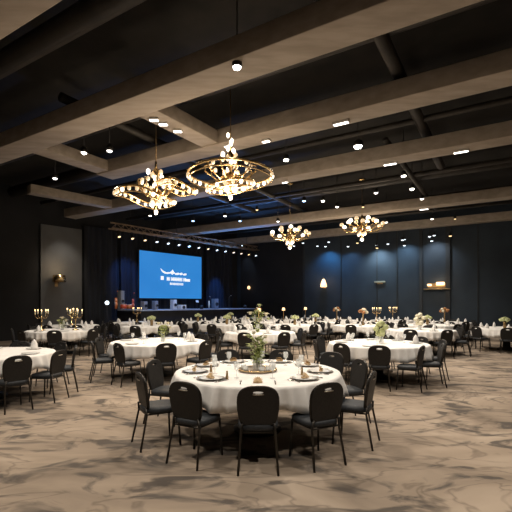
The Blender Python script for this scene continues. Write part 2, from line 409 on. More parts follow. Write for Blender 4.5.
def stool(p, label):
    r = empty('music_stand', p, ST_ANG, label, 'music stand')
    MB().tube([(0,0,.02),(0,0,1.0)],.015).build('pole','black',r)
    for k in range(3): MB().tube([(0,0,.2),(.25*math.cos(k*2.1),.25*math.sin(k*2.1),.01)],.012).build('leg','black',r)
    MB().box((0,-.05,1.1),(.5,.02,.34),rot=Matrix.Rotation(math.radians(-20),3,'X')).build('desk','offwhite',r); return r
def scaled(o, k, turn=0.): o.scale = (k,k,k); o.rotation_euler.z += math.radians(turn)
scaled(upright_bass(on_stage(116,1.9), 'orange double bass standing at the left end of the stage'), .62, 68)
scaled(upright_bass(on_stage(133,1.6), 'reddish double bass standing just left of the blue screen', 'red'), .58, 60)
amp(on_stage(121,1.2), 'slim tall grey column standing in for blue light beside the orange double bass', 'grey', .2, .95)  # grey column put where only a strip of bluish light stands
scaled(drum(on_stage(123.4,1.95), 'red drum low on the stage right of the orange double bass', 'red'), .55)
scaled(drum(on_stage(129.0,1.95), 'orange drum low on the stage beside the red drum', 'orange'), .5)
amp(on_stage(144,1.8), 'small grey loudspeaker under the left corner of the blue screen', 'grey', .2, .42)
amp(on_stage(155,1.8), 'small grey loudspeaker under the left half of the blue screen', 'grey', .18, .45)
amp(on_stage(173.5,1.6), 'white upright loudspeaker under the middle of the screen', 'offwhite', .22, .52)
amp(on_stage(181.9,1.9), 'low white wedge loudspeaker right of the white upright one', 'offwhite', .38, .24)
scaled(stool(on_stage(197,1.7), 'small music stand under the right corner of the blue screen'), .4)
scaled(upright_bass(on_stage(209,1.6), 'pale cream double bass on the stage right of the screen', 'cream'), .5, 50)
amp(on_stage(215,1.4), 'grey loudspeaker on the stage by the blue-lit curtain', 'grey', .3, .6)
scaled(mic_stand(on_stage(229,1.7), 'microphone stand at the right end of the stage'), .6)
# white globe lamp left of the stage
p = plane_pt(107,1.2); p.z = 0
r = empty('floor_lamp', p, 0, 'floor lamp with white globe standing just left of the stage', 'lamp')
MB().lathe([(.17,0),(.17,.03),(.02,.05)],18).build('base','black',r); MB().tube([(0,0,.04),(0,0,1.52)],.018).build('pole','black',r); MB().ball((0,0,1.63),.10,2).build('lamp_shade','lens_cool',r)

# ------------------------------------------------------------------ chairs
def outline():
    pts = [(-.150,0),(-.172,.06),(-.186,.14),(-.190,.22)]
    for k in range(1, 16):
        q = PI-PI*k/16; c, s_ = math.cos(q), math.sin(q)
        pts.append((.19*math.copysign(abs(c)**.72, c), .22+.155*abs(s_)**.72))
    return pts+[(.190,.22),(.186,.14),(.172,.06),(.150,0)]
def bend(x, z, y): return Vector((x, -.185-.16*(z)-.45*(.036-x*x)*.5+y, .455+z))
def back_mesh(b, mi=0):
    t = bmesh.new(); ol = outline()
    hole = [(.052*math.cos(k*PI/8)*(1), .318+.014*math.sin(k*PI/8)) for k in range(16)]
    def loop(pts):
        v = [t.verts.new((x,0,z)) for x,z in pts]; return [t.edges.new((v[i],v[(i+1)%len(v)])) for i in range(len(v))]
    e = loop(ol)+loop(hole)
    bmesh.ops.triangle_fill(t, use_beauty=True, edges=e, normal=(0,-1,0))
    ex = bmesh.ops.extrude_face_region(t, geom=list(t.faces))
    for v in [g for g in ex['geom'] if isinstance(g, bmesh.types.BMVert)]: v.co.y += .034
    t.verts.index_update(); b.mi = mi; keep = b.smooth; b.smooth = False
    b._add([bend(v.co.x, v.co.z, v.co.y) for v in t.verts], [[v.index for v in f.verts] for f in t.faces]); b.smooth = keep; t.free()
def seat_mesh(b, mi=0):
    b.mi = mi; vs = []; fs = []; n = 28
    for k, (sc_, z) in enumerate(((.93,.395),(1.,.405),(1.,.435),(.95,.452),(.7,.462),(.0,.464))):
        for j in range(n):
            q = 2*PI*j/n; c, s_ = math.cos(q), math.sin(q)
            vs.append((.20*sc_*math.copysign(abs(c)**.55,c)*(1+.06*s_), .205*sc_*math.copysign(abs(s_)**.55,s_), z))
    for k in range(5):
        for j in range(n): fs.append([k*n+j,k*n+(j+1)%n,(k+1)*n+(j+1)%n,(k+1)*n+j])
    fs.append(list(range(n))[::-1]); b._add(vs, fs)
def frame_pts(): return [bend(x*1.02, z, .017) for x, z in outline()]
LEGS = {'f': lambda s: [(.165*s,.165,.40),(.185*s,.19,0)], 'r': lambda s: [(.150*s,-.20,.47),(.165*s,-.19,.38),(.19*s,-.265,0)]}
def make_chair():
    r = empty('banquet_chair', (0,0,0)); tag(r, 'x', 'chair')
    b = MB(); seat_mesh(b); b.build('seat','seatfab',r)
    b = MB(); back_mesh(b); b.build('backrest','fabric',r)
    MB().tube(frame_pts(), .011, 6).build('back_frame','chairmetal',r)
    MB().tube([bend(-.058,.302,.017),bend(-.05,.300,.0),bend(0,.298,-.004),bend(.05,.300,.0),bend(.058,.302,.017)], .006, 6).build('handle','handle',r)
    for k in 'fr':
        for s in (-1,1): MB().tube(LEGS[k](s), .012, 7).build('leg','chairmetal',r)
    MB().tube([(-.17,.17,.385),(.17,.17,.385),(.155,-.19,.385),(-.155,-.19,.385)], .010, 6, True).build('seat_frame','chairmetal',r)
    return r
def make_far_chair():
    b = MB(); seat_mesh(b,1); back_mesh(b,0); b.mi = 2; b.tube(frame_pts(), .011, 5)
    for k in 'fr':
        for s in (-1,1): b.tube(LEGS[k](s), .012, 5)
    o = b.build('banquet_chair', ['fabric','seatfab','chairmetal']); return tag(o, 'x', 'chair')
NEAR, FAR = Kind(make_chair), Kind(make_far_chair)

# ------------------------------------------------------------------ tables and cloths
R = 1.04
def cloth_mesh(seed, n=160):
    rnd = random.Random(seed); ph = [rnd.uniform(0,6.28) for _ in range(6)]; b = MB(); vs = [(0,0,.757)]; fs = []
    prof = [(.35,0,0),(.75,0,0),(.97,0,0),(1.0,-.006,.0),(1.008,-.03,.12),(1.016,-.08,.45),(1.028,-.16,.8),(1.04,-.24,1.0),(1.032,-.24,1.0)]
    for (f, dz, amt) in prof:
        for j in range(n):
            q = 2*PI*j/n
            fold = math.sin(13*q+ph[0]+.9*math.sin(3*q+ph[1]))*.5+math.sin(27*q+ph[2]+.6*math.sin(5*q+ph[3]))*.5
            rr = R*f+amt*(.006+.030*fold+.030*(1-1.6*abs(math.sin(19*q+ph[3]+.5*math.sin(4*q+ph[0])))))
            hem = -amt*(.070*abs(math.sin(4*q+ph[4]))-.035+.014*math.sin(13*q+ph[5]))
            z = .757+dz+hem*(1 if dz < -.05 else 0)+(.0012*math.sin(9*q+f*9+ph[1]) if amt == 0 else 0)
            vs.append((rr*math.cos(q), rr*math.sin(q), z))
    for j in range(n): fs.append([0,1+j,1+(j+1)%n])
    for k in range(len(prof)-1):
        for j in range(n): fs.append([1+k*n+j,1+(k+1)*n+j,1+(k+1)*n+(j+1)%n,1+k*n+(j+1)%n])
    b._add(vs, fs); return b
def make_table():
    r = empty('round_table', (0,0,0)); tag(r, 'x', 'table')
    MB().lathe([(0,.72),(R-.02,.72),(R-.005,.735),(R-.02,.75),(0,.75)], 48).build('tabletop','wood_dark',r)
    MB().lathe([(.30,.0),(.30,.04),(.12,.10),(.10,.60),(.30,.72)], 24).build('pedestal','wood_dark',r)
    return r
def make_far_table():
    b = MB(); b.lathe([(0,.72),(R-.02,.72),(R-.02,.75),(0,.75)], 32); b.lathe([(.30,.0),(.30,.04),(.12,.10),(.10,.60),(.30,.72)], 16)
    return tag(b.build('round_table','wood_dark'), 'x', 'table')
TN, TF = Kind(make_table), Kind(make_far_table)
def cloth_kind(seed, n):
    return Kind(lambda: tag(cloth_mesh(seed, n).build('tablecloth','cloth'), 'x', 'tablecloth'))
CK = [cloth_kind(3,400), cloth_kind(11,300), cloth_kind(23,300), cloth_kind(31,300)]
CLOCK = ['twelve','one','two','three','four','five','six','seven','eight','nine','ten','eleven']
def clock(phi): return CLOCK[int(round((90-phi)/30)) % 12]
def polar(c, phi, r, z=0.): return Vector((c[0]+r*math.cos(math.radians(phi)), c[1]+r*math.sin(math.radians(phi)), z))

TABLES = [  # x, y, description
    (.02,5.12,'front table'),
    (-4.6,6.85,'left-edge table'),(-2.2,9.05,'second-row left table'),(2.64,8.65,'second-row right table'),
    (-6.2,12.8,'third-row left table'),(.12,12.0,'third-row middle table'),(5.36,13.0,'third-row right table')]
def row(word, pts): 
    for i, (x,y) in enumerate(pts): TABLES.append((x,y,'%s table from left in row %s' % (ordn[i], word)))
row('four', [(-7.2,15.5),(-4.0,15.2),(-1.2,16.2),(1.5,15.9),(4.1,15.6),(6.9,16.0),(8.65,13.8)])
row('five', [(-5.4,17.9),(-2.6,18.5),(.15,18.4),(2.8,18.3),(5.4,18.2),(8.6,18.1)])
row('six', [(-1.3,20.8),(1.4,20.7),(4.1,20.6),(6.9,20.3)])
row('seven', [(.1,23.1),(2.8,23.1)])
CH = {   # chairs of the near tables: (phi, radius, extra turn in degrees, label or None)
 0: [(-90,1.11,0,'black banquet chair seen from behind, centred before the front table'),
     (-124,1.13,6,'black banquet chair with its back to us, left of the central front chair'),
     (-59,1.14,-4,'black banquet chair with its back to us, right of the central front chair'),
     (-157,1.24,8,'black banquet chair in side view, lower one at the front table\'s left'),
     (-22,1.20,-6,'black banquet chair in side view, lower one at the front table\'s right'),
     (164,1.27,0,'black banquet chair behind the lower left one at the front table'),
     (17,1.27,0,'black banquet chair behind the lower right one at the front table'),
     (45,1.52,12,'black banquet chair pushed back from front table towards second-row right table'),
     (76,1.45,0,'black banquet chair on the far side of the front table, right of greenery'),
     (107,1.50,0,'black banquet chair on the far side of the front table, left of greenery')],
 1: [(-8,1.12,0,None),(25,1.15,0,None),(60,1.15,0,None),(-40,1.15,0,None),(-75,1.15,0,None),(100,1.15,0,None)],
 2: [(-70,1.10,0,None),(-108,1.12,-25,None),(-146,1.2,-8,None),(-32,1.15,0,None),(10,1.15,0,None),(50,1.15,0,None),(92,1.15,0,None),(135,1.15,0,None),(178,1.15,0,None)],
 3: [(-106,1.08,0,None),(-139,1.08,0,None),(-78,1.17,42,None),(-44,1.10,30,None),(-3,1.15,0,None),(28,1.15,0,None),(65,1.15,0,None),(105,1.15,0,None),(145,1.15,0,None),(-177,1.15,0,None)],
}
seats = []
for ti, (x, y, d) in enumerate(TABLES):
    near = ti < 4
    (TN if near else TF).put((x,y,0), random.uniform(0,6), 'dark round pedestal table under a white cloth, the %s' % d, 'round banquet tables')
    CK[0 if ti == 0 else 1+ti % 3].put((x,y,0), (.3 if ti == 0 else random.uniform(0,6)), 'white cloth draped over the %s' % d, 'white tablecloths')
    lst = CH.get(ti)
    if lst is None:
        o0 = random.uniform(0,45) if ti > 6 else {4:20,5:25,6:8}[ti]
        lst = [(o0+k*45+random.uniform(-3,3), 1.12+random.uniform(-.02,.08), random.uniform(-7,7), None) for k in range(8)]
    for (phi, r, tw, lab) in lst:
        p = polar((x,y), phi, r)
        if lab is None and (any((p-q_).length < (.46 if ti < 4 else .62) for q_ in seats) or any((p.to_2d()-Vector(t_[:2])).length < 1.36 for k_, t_ in enumerate(TABLES) if k_ != ti)): continue
        seats.append(p)
        (NEAR if ti < 7 else FAR).put(p, math.radians(phi+90+tw), lab or "black banquet chair at %s o'clock of the %s" % (clock(phi), d), 'black banquet chairs')

# ------------------------------------------------------------------ things on the tables
ZT = .7585
def make_setting_plate():
    r = empty('dinner_plate', (0,0,0)); tag(r, 'x', 'plate')
    MB().lathe([(0,.004),(.09,.004),(.135,.016),(.137,.020),(.09,.009),(0,.009)], 32).build('plate','china',r)
    MB().lathe([(.09,0),(.150,.0),(.165,.008),(.166,.011),(.148,.004),(.09,.004)], 32).build('charger_shadow_rim','charger',r)
    return r
def make_gold_napkin():
    b = MB()
    for k in range(7):
        q = (k-3)*.30; b.leaf((0,-.03,.0), (math.sin(q)*.8, .5, .55+.2*math.cos(q*2)), .085, .022)
    b.box((0,-.01,.012),(.10,.045,.022),bevel=.008); b.ball((0,-.02,.022),.022,1,(1.2,1,.8))
    return tag(b.build('folded_napkin','gold_napkin'),'x','napkin')
def make_fork():
    b = MB(); b.tube([(0,-.09,.004),(0,-.02,.006),(0,.04,.004)], [.006,.004,.005], 6); b.box((0,.052,.005),(.024,.02,.003))
    for k in (-.009,-.003,.003,.009): b.box((k,.078,.006),(.0032,.036,.0025))
    return tag(b.build('fork','steel'),'x','fork')
def make_knife():
    b = MB(); b.tube([(0,-.10,.005),(0,-.01,.005)], [.007,.0055], 6); b.prism([(-.006,-.01),(.008,-.01),(.010,.07),(.002,.11),(-.006,.10)], .003, .006)
    return tag(b.build('knife','steel'),'x','knife')
def make_glass():
    b = MB(); b.lathe([(.032,0),(.032,.003),(.005,.008),(.004,.075),(.010,.085),(.030,.11),(.036,.15),(.031,.185),(.0295,.185),(.034,.15),(.028,.112),(.0,.092)], 18)
    return tag(b.build('wine_glass','glass'),'x','glass')
def make_peg():
    r = empty('pepper_mill', (0,0,0)); tag(r,'x','pepper mill')
    MB().lathe([(.016,0),(.017,.02),(.012,.05),(.014,.07)],12).build('body','brass',r); MB().ball((0,0,.083),.013,2).build('knob','brass',r); return r
def make_napkin():
    b = MB(); n = 12; vs = []; fs = []
    for k,(rr,z) in enumerate(((.060,0),(.052,.05),(.048,.10),(.020,.155),(.004,.175))):
        for j in range(n):
            q = 2*PI*j/n; f = 1+.18*(1 if j % 2 else -1)*(1 if k < 4 else 0); vs.append((rr*f*math.cos(q), rr*.75*f*math.sin(q), z))
    for k in range(4):
        for j in range(n): fs.append([k*n+j,k*n+(j+1)%n,(k+1)*n+(j+1)%n,(k+1)*n+j])
    fs.append(list(range(n))[::-1]); b._add(vs,fs)
    return tag(b.build('standing_napkin','napkin'),'x','napkin')
def make_flat_plate():
    b = MB(); b.lathe([(0,.002),(.10,.002),(.14,.015),(.142,.019),(.10,.008),(0,.008)],20); return tag(b.build('dinner_plate','china'),'x','plate')
PL, GN, FK, KN, WG, PG, NP, FP = [Kind(f) for f in (make_setting_plate,make_gold_napkin,make_fork,make_knife,make_glass,make_peg,make_napkin,make_flat_plate)]

c = TABLES[0]
for phi in (-90,-132,-172,-48,-8,30,66,116,152):
    face = math.radians(phi+90); ck = clock(phi); s = "at the %s o'clock place on the front table" % ck
    e = lambda rr, dx: polar(c, phi, rr, ZT)+Vector((math.cos(face),math.sin(face),0))*dx
    front = phi == -90
    if not front: PL.put(e(.79,0), face, 'white plate with shadow-dark charger rim '+s, 'plates on the front table')
    GN.put(e(.79,0)+Vector((0,0,.0 if front else .013)), face, 'gold folded napkin '+s, 'gold napkins on the front table')
    FK.put(e(.80,-.187), face, 'steel fork '+s, 'forks on the front table')
    KN.put(e(.80,.187), face, 'steel knife '+s, 'knives on the front table')
    WG.put(e(.55,.17), 0, 'clear stemmed wine glass '+s, 'wine glasses on the front table')
for px, py, lab in ((302,375,'small dark pepper mill right of the greenery on the front table'),(227,379,'small dark pepper mill by the left front plate on front table'),(211,372,'small dark pepper mill behind the left front plate on front table')):
    p = at_z(px, py, ZT); p.z = ZT; PG.put(p, 0, lab, 'pepper mills')

# centrepiece of the front table
tp = Vector((.02,5.08,ZT))
r = empty('serving_tray', tp, 0, 'round wooden tray under the greenery on the front table', 'tray')
MB().lathe([(0,.0),(.235,.0),(.245,.012),(.245,.028),(.235,.028),(.232,.014),(0,.012)],40).build('tray_base','tray',r)
MB().tube([(.243*math.cos(k*PI/16),.243*math.sin(k*PI/16),.028) for k in range(32)], .006, 6, True).build('tray_rim','gold',r)
def arrangement(p, label, h=.42, spread=.13, nleaf=70, blooms=(), vase='glass', vr=.055, vh=.13, seed=1):
    rnd = random.Random(seed); r = empty('flower_arrangement', p, 0, label, 'flowers')
    b = MB(); b.lathe([(0,0),(vr*.9,0),(vr,.02),(vr*.92,vh),(vr*.84,vh),(vr*.9,.02),(0,.012)],20); b.build('vase',vase,r)
    b = MB()
    for k in range(7):
        q = k*2.4; b.tube([(0,0,.02),(spread*.25*math.cos(q),spread*.25*math.sin(q),h*.5),(spread*.55*math.cos(q),spread*.55*math.sin(q),h*.85)], .0035, 5)
    b.build('stem','leaf',r)
    b = MB()
    for k in range(nleaf):
        q = rnd.uniform(0,6.28); z = rnd.uniform(vh*.35,h*.8); rr = rnd.uniform(.1,.55)*spread*(1 if z > vh else .8)
        b.leaf((rr*math.cos(q),rr*math.sin(q),z),(math.cos(q),math.sin(q),rnd.uniform(-.1,1.1)),rnd.uniform(.05,.11),rnd.uniform(.012,.022))
    b.build('foliage','leaf',r)
    for (x,y,z,s,mm) in blooms:
        b = MB()
        b.ball((x,y,z),s*.5,1,(1,1,.8),.15)
        for k in range(7): b.leaf((x,y,z),(math.cos(k*.9),math.sin(k*.9),.25),s*1.25,s*.36)
        for k in range(5): b.leaf((x,y,z),(math.cos(k*1.26+.4),math.sin(k*1.26+.4),1.0),s*.9,s*.34)
        b.build('blossom',mm,r)
    return r
arrangement(tp+Vector((0,0,.0135)), 'tall green leafy arrangement with pale blossoms on the front table tray', .50, .15, 130,
    [(0,-.02,.50,.055,'palebloom'),(.10,-.03,.42,.05,'cream'),(-.11,-.02,.43,.05,'palebloom'),(.03,-.07,.40,.05,'palebloom'),(-.05,.06,.46,.05,'cream'),(.06,.07,.33,.045,'palebloom'),(-.08,-.07,.30,.045,'palebloom')], 'glass', .065, .16, 3)
def make_votive():
    r = empty('votive_candle',(0,0,0)); tag(r,'x','candle')
    MB().lathe([(0,0),(.030,0),(.036,.06),(.033,.06),(.028,.006),(0,.006)],16).build('cup','glass',r); MB().lathe([(0,.007),(.024,.007),(.024,.035),(0,.035)],12).build('wax','china',r); return r
VT = Kind(make_votive)
for (dx,dy,w) in ((-.15,-.10,'left front'),(.13,-.12,'right front'),(.18,.02,'right'),(-.18,.05,'left'),(.05,-.17,'front')):
    VT.put(tp+Vector((dx,dy,.015)), 0, 'clear glass votive candle at the tray\'s %s on the front table' % w, 'votive candles on the tray')

# second-row and third-row centrepieces
arrangement(Vector((-2.08,8.95,ZT)), 'slim yellow-green bouquet with white blossoms on the second-row left table', .42, .16, 60,
    [(0,-.05,.34,.07,'palebloom'),(-.10,0,.40,.07,'cream'),(.11,-.02,.40,.07,'cream'),(.02,-.03,.20,.07,'palebloom'),(.14,.05,.31,.06,'cream')], 'glass', .05, .14, 5)
def hydrangea(p, label, s=.13, mm='palebloom'):
    r = empty('flower_arrangement', p, 0, label, 'flowers')
    MB().lathe([(0,0),(.055,0),(.065,.03),(.055,.15),(.05,.15),(.058,.03),(0,.012)],18).build('vase','glass',r)
    b = MB(); b.tube([(0,0,.02),(0,0,.22)],.01); b.build('stem','leaf',r)
    for k in range(9):
        q = k*2.399; z = .16+s*(1-math.cos(PI*(k+.5)/9)); rr = s*math.sin(PI*(k+.5)/9)*.85
        MB().ball((rr*math.cos(q),rr*math.sin(q),z+.02),s*.52,2,(1,1,.9),.13).build('blossom',mm,r)
hydrangea(Vector((2.69,8.62,ZT)), 'ball of pale green hydrangeas in glass on the second-row right table', .125)
hydrangea(Vector((5.3,12.95,ZT)), 'cream hydrangea bunch on the third-row right table', .15, 'cream')
arrangement(Vector((.05,11.9,ZT)), 'tall feathery bouquet of cream and yellow blossoms on the third-row middle table', .72, .36, 90,
    [(0,-.1,.62,.10,'palebloom'),(-.22,0,.55,.10,'cream'),(.25,-.05,.52,.11,'cream'),(.05,0,.78,.09,'palebloom'),(.32,.1,.38,.09,'palebloom'),(-.3,.05,.40,.08,'cream')], 'glass', .06, .24, 8)
arrangement(Vector((-6.2,12.8,ZT)), 'loose cream and green bouquet on the third-row left table', .40, .2, 50, [(0,0,.38,.09,'cream'),(.12,0,.3,.08,'cream'),(-.1,-.05,.3,.08,'palebloom')], 'glass', .05, .14, 9)

# gold branched candle stands and rust flowers on the far tables
def make_candelabrum():
    r = empty('candelabrum',(0,0,0)); tag(r,'x','candle stand')
    MB().lathe([(0,0),(.11,0),(.10,.02),(.02,.05),(.016,.30),(.03,.34),(.012,.40),(.012,.62)],14).build('stand','gold',r)
    for k in range(5):
        q = k*2*PI/5; a = Vector((math.cos(q),math.sin(q),0))
        MB().tube([a*.01+Vector((0,0,.42)),a*.12+Vector((0,0,.38)),a*.19+Vector((0,0,.45)),a*.19+Vector((0,0,.52))],.009,6).build('arm','gold',r)
        MB().lathe([(.018,0),(.018,.09),(0,.09)],8,tuple(a*.19+Vector((0,0,.52)))).build('candle','cream',r)
        MB().ball(a*.19+Vector((0,0,.635)),.016,1,(1,1,1.8)).build('flame','flame',r)
    return r
def make_rust():
    r = empty('flower_arrangement',(0,0,0)); tag(r,'x','flowers'); rnd = random.Random(4)
    MB().lathe([(0,0),(.07,0),(.05,.04),(.025,.12),(.03,.42),(.06,.48)],14).build('vase','brass',r)
    for k in range(9):
        q = k*2.4; rr = .18*math.sqrt(k/9); MB().ball((rr*math.cos(q),rr*math.sin(q),.60-.7*rr+.05*(k%2)),.075,1,(1,1,.9),.2).build('blossom','rust' if k%3 else 'cream',r)
    return r
def make_tealamp():
    r = empty('table_lamp',(0,0,0)); tag(r,'x','lamp')
    MB().lathe([(.07,0),(.07,.015),(.012,.03),(.012,.5)],12).build('base','brass',r); MB().lathe([(0,.62),(.06,.62),(.085,.48),(0,.48)],14).build('lamp_shade','lampshade',r); return r
def make_farbloom():
    b = MB(); b.lathe([(0,0),(.05,0),(.055,.2),(.03,.22)],10); b.mi = 1
    for k in range(8):
        q = k*2.4; rr = .15*math.sqrt(k/8); b.ball((rr*math.cos(q),rr*math.sin(q),.34-.5*rr),.07,1,(1,1,.9),.2)
    return tag(b.build('flower_arrangement',['brass','palebloom']),'x','flowers')
KC, KR, KL, KF = Kind(make_candelabrum), Kind(make_rust), Kind(make_tealamp), Kind(make_farbloom)
kinds = {7:KC, 8:KF, 9:KF, 10:KF, 11:KR, 12:KF, 13:KF, 14:KC, 15:KF, 16:KL, 17:KF, 18:KC, 19:KR, 20:KF, 21:KL, 22:KR, 23:KC, 24:KR, 25:KL}
words = {KC:'gold branched candle stand', KR:'rust flowers in a tall brass vase', KL:'brass table lamp with glowing shade', KF:'pale green flowers in a short vase'}
for ti, k in kinds.items():
    x, y, d = TABLES[ti]; k.put((x+random.uniform(-.1,.1),y,ZT), random.uniform(0,6), '%s on the %s' % (words[k], d))
KC.put((-5.75,12.75,ZT), .4, 'gold branched candle stand beside the bouquet on the third-row left table')
KC.put((-6.75,12.6,ZT), 1.4, 'gold branched candle stand left of the bouquet on the third-row left table')
# napkins and plates on the middle and far tables
for ti in range(1, len(TABLES)):
    x, y, d = TABLES[ti]; o0 = random.uniform(0,60); n = 6 if ti < 7 else 7
    for k in range(n):
        phi = o0+k*360/n
        if ti in (2,3): phi = (40,85,130,172,-8,-120)[k]
        s = "at %s o'clock on the %s" % (clock(phi), d)
        if ti < 7:
            FP.put(polar((x,y),phi,.78,ZT), 0, 'white plate '+s, 'plates on the rear tables')
            if k % 2 == 0: NP.put(polar((x,y),phi,.78,ZT+.009), math.radians(phi), 'white standing napkin '+s, 'standing white napkins')
            if ti in (2,3,5): WG.put(polar((x,y),phi+11,.58,ZT), 0, 'clear stemmed wine glass '+s, 'wine glasses on the rear tables')
        else: NP.put(polar((x,y),phi,.78,ZT), math.radians(phi), 'white standing napkin '+s, 'standing white napkins')

# ------------------------------------------------------------------ chandeliers
def ring_chandelier(c, rad, tilt, label, loops, wave=.05, sparse=False, tall=0.):
    r = empty('chandelier', c, 0, label, 'chandelier'); c = Vector(c)
    MB().lathe([(.0,ZC-c.z),(.16,ZC-c.z),(.15,ZC-c.z-.05),(.02,ZC-c.z-.09)],20).build('ceiling_rose','gold',r)
    MB().tube([(0,0,.5),(0,0,ZC-c.z-.05)],.010,8).build('rod','brass',r)
    MB().lathe([(.0,-.42),(.03,-.36),(.012,-.30),(.05,-.20),(.10,-.12),(.06,-.02),(.03,.08),(.07,.18),(.05,.30),(.09,.42),(.03,.52),(.02,.66)],16).build('column','gold',r)
    for k in range(9):
        q = k*2*PI/9; rr = .11+.03*(k%3); z = .42-.09*(k%5)
        MB().ball((rr*math.cos(q),rr*math.sin(q),z),.05,1,(1,1,1.5)).build('bulb','bulb' if k%2 else 'crystal',r)
    for (R_, cz, tx, ty, cx, cy, n, ba) in loops:
        X = Matrix.Translation((cx,cy,cz)) @ Matrix.Rotation(math.radians(tx),4,'X') @ Matrix.Rotation(math.radians(ty),4,'Y')
        pts = [X @ Vector((R_*math.cos(2*PI*k/64), R_*math.sin(2*PI*k/64), wave*math.sin(6*PI*k/64))) for k in range(64)]
        MB().tube(pts, .028, 8, True).build('ring','gold',r)
        MB().tube([p+Vector((0,0,-.12)) for p in pts], .014, 6, True).build('ring','gold',r)
        for k in range(n):
            if sparse and R_ > .8 and math.sin(2*PI*k/n) < -.25: continue
            p = X @ Vector((R_*math.cos(2*PI*k/n), R_*math.sin(2*PI*k/n), wave*math.sin(6*PI*k/n)))
            MB().ball(p+Vector((0,0,-.055)),.042,1,(1,1,1.3)).build('crystal','bulb' if k % ba == 0 else 'crystal',r)
    for k in range(5 if tall else 0):
        q = k*2.5; MB().ball((.06*math.cos(q),.06*math.sin(q),.50+.085*k),.055-.004*k,1,(1,1,1.6)).build('bulb','bulb',r)
    for k in range(10):                                    # scrolled arms joining the column to the rings
        q = k*2*PI/10; a = Vector((math.cos(q),math.sin(q),0)); rr = loops[0][0]
        MB().tube([a*.04+Vector((0,0,.05)),a*rr*.3+Vector((0,0,-.12)),a*rr*.6+Vector((0,0,.08)),a*rr*.62+Vector((0,0,.20)),a*rr*.48+Vector((0,0,.22))],.016,6).build('arm','gold',r)
        MB().ball(a*rr*.48+Vector((0,0,.19)),.045,1,(1,1,1.3)).build('crystal','crystal',r)
    for k in range(6):
        q = k*PI/3; MB().ball((.12*math.cos(q),.12*math.sin(q),-.24-.05*(k%2)),.035,1,(1,1,1.8)).build('pendant','crystal',r)
    MB().ball((0,0,-.47),.045,2,(1,1,1.5)).build('finial','crystal',r)
def arm_chandelier(c, rad, label, rot=0.):
    r = empty('chandelier', c, rot, label, 'chandelier'); c = Vector(c)
    MB().lathe([(.0,ZC-c.z),(.15,ZC-c.z),(.14,ZC-c.z-.05),(.02,ZC-c.z-.09)],18).build('ceiling_rose','gold',r)
    MB().tube([(0,0,.5),(0,0,ZC-c.z-.05)],.010,8).build('rod','brass',r)
    MB().lathe([(0,-.42),(.04,-.34),(.02,-.26),(.09,-.16),(.05,0),(.08,.15),(.03,.3),(.06,.42),(.02,.55)],14).build('column','gold',r)
    for tier,(rr,z,n) in enumerate(((rad,.0,9),(rad*.55,.2,6))):
        for k in range(n):
            q = 2*PI*(k+.5*tier)/n; a = Vector((math.cos(q),math.sin(q),0))
            MB().tube([a*.04+Vector((0,0,z)),a*rr*.5+Vector((0,0,z-.16)),a*rr*.92+Vector((0,0,z-.08)),a*rr+Vector((0,0,z+.04))],.020,6).build('arm','gold',r)
            MB().lathe([(.02,0),(.06,.03),(.07,.05)],10,tuple(a*rr+Vector((0,0,z+.03)))).build('cup','gold',r)
            MB().ball(a*rr+Vector((0,0,z+.13)),.088,2).build('bulb','bulb' if (k+tier)%2 else 'crystal',r)
    for k in range(7):
        q = k*2*PI/7; MB().ball((.14*math.cos(q),.14*math.sin(q),-.22-.05*(k%2)),.06,1,(1,1,1.4)).build('pendant','crystal',r)
    MB().ball((0,0,-.46),.08,2).build('finial','crystal',r)
c1 = at_y(156,191,9.0); c2 = at_y(230.5,175,8.6); c3 = at_y(290,236.5,17.0); c4 = at_y(362,228,16.4)
ring_chandelier(c1, .85, 0, 'golden ring chandelier nearest the blue screen, with a tilted second ring', [(.66,-.10,2,9,-.24,0,24,4),(.46,.17,6,12,.44,.1,18,5)])
ring_chandelier(c2, .9, 0, 'large crystal ring chandelier hanging above the front table', [(.90,.02,0,0,0,0,30,3),(.50,-.20,6,-8,0,0,18,3)], .015, True, .4)
arm_chandelier(c3, .8, 'small globe-bulb chandelier left of the far pair, against the dark wall')
arm_chandelier(c4, .82, 'small globe-bulb chandelier right of the far pair, before the slate wall', .3)
WARM = (1.,.80,.58)
for cc, pw in ((c1,110),(c2,120),(c3,120),(c4,120)):
    light('POINT','chandelier_glow',cc+Vector((0,0,-.65)),pw,WARM,.25)

# ------------------------------------------------------------------ ceiling lamps
def make_can(lens, rad):
    def mk():
        r = empty('ceiling_spotlight',(0,0,0)); tag(r,'x','ceiling light')
        MB().lathe([(0,.14),(rad*.7,.14),(rad,.09),(rad,0),(rad*.88,0),(rad*.84,.03),(0,.03)],18).build('housing','can',r)
        MB().lathe([(0,-rad*.42),(rad*.4,-rad*.37),(rad*.7,-rad*.2),(rad*.83,.012)],18).build('lens',lens,r)
        MB().tube([(0,0,.13),(0,0,1.36)],.010,6).build('stem','can',r)
        return r
    return mk
def make_disc(lens, L):
    def mk():
        r = empty('beam_light',(0,0,0)); tag(r,'x','ceiling light')
        MB().box((0,0,.01),(L,.12,.06),bevel=.015).build('housing','white_can',r); MB().box((0,0,-.024),(L*.86,.085,.012),bevel=.004).build('lens',lens,r)
        return r
    return mk
K_big, K_mid, K_soft, K_blue, K_amb = [Kind(make_can(l,rr)) for l,rr in (('lens',.115),('lens',.08),('lens_soft',.08),('lens_blue',.08),('lens_amber',.06))]
K_disc, K_bar = Kind(make_disc('lens_soft',.20)), Kind(make_disc('lens_soft',.36))
spots = []
def ceil(px, py, k, label, z=5.33, power=0):
    p = at_z(px, py, z); k.put(p, 0, label, 'black ceiling spotlights')
    if power: light('SPOT','downlight',p+Vector((0,0,-.10)),power,(1.,.90,.78),.12,p+Vector((0,0,-5)),140,.8)
PW = 390
ceil(84,153,K_mid,'white spotlight on black ceiling, left of a pair above the left beams',power=PW)
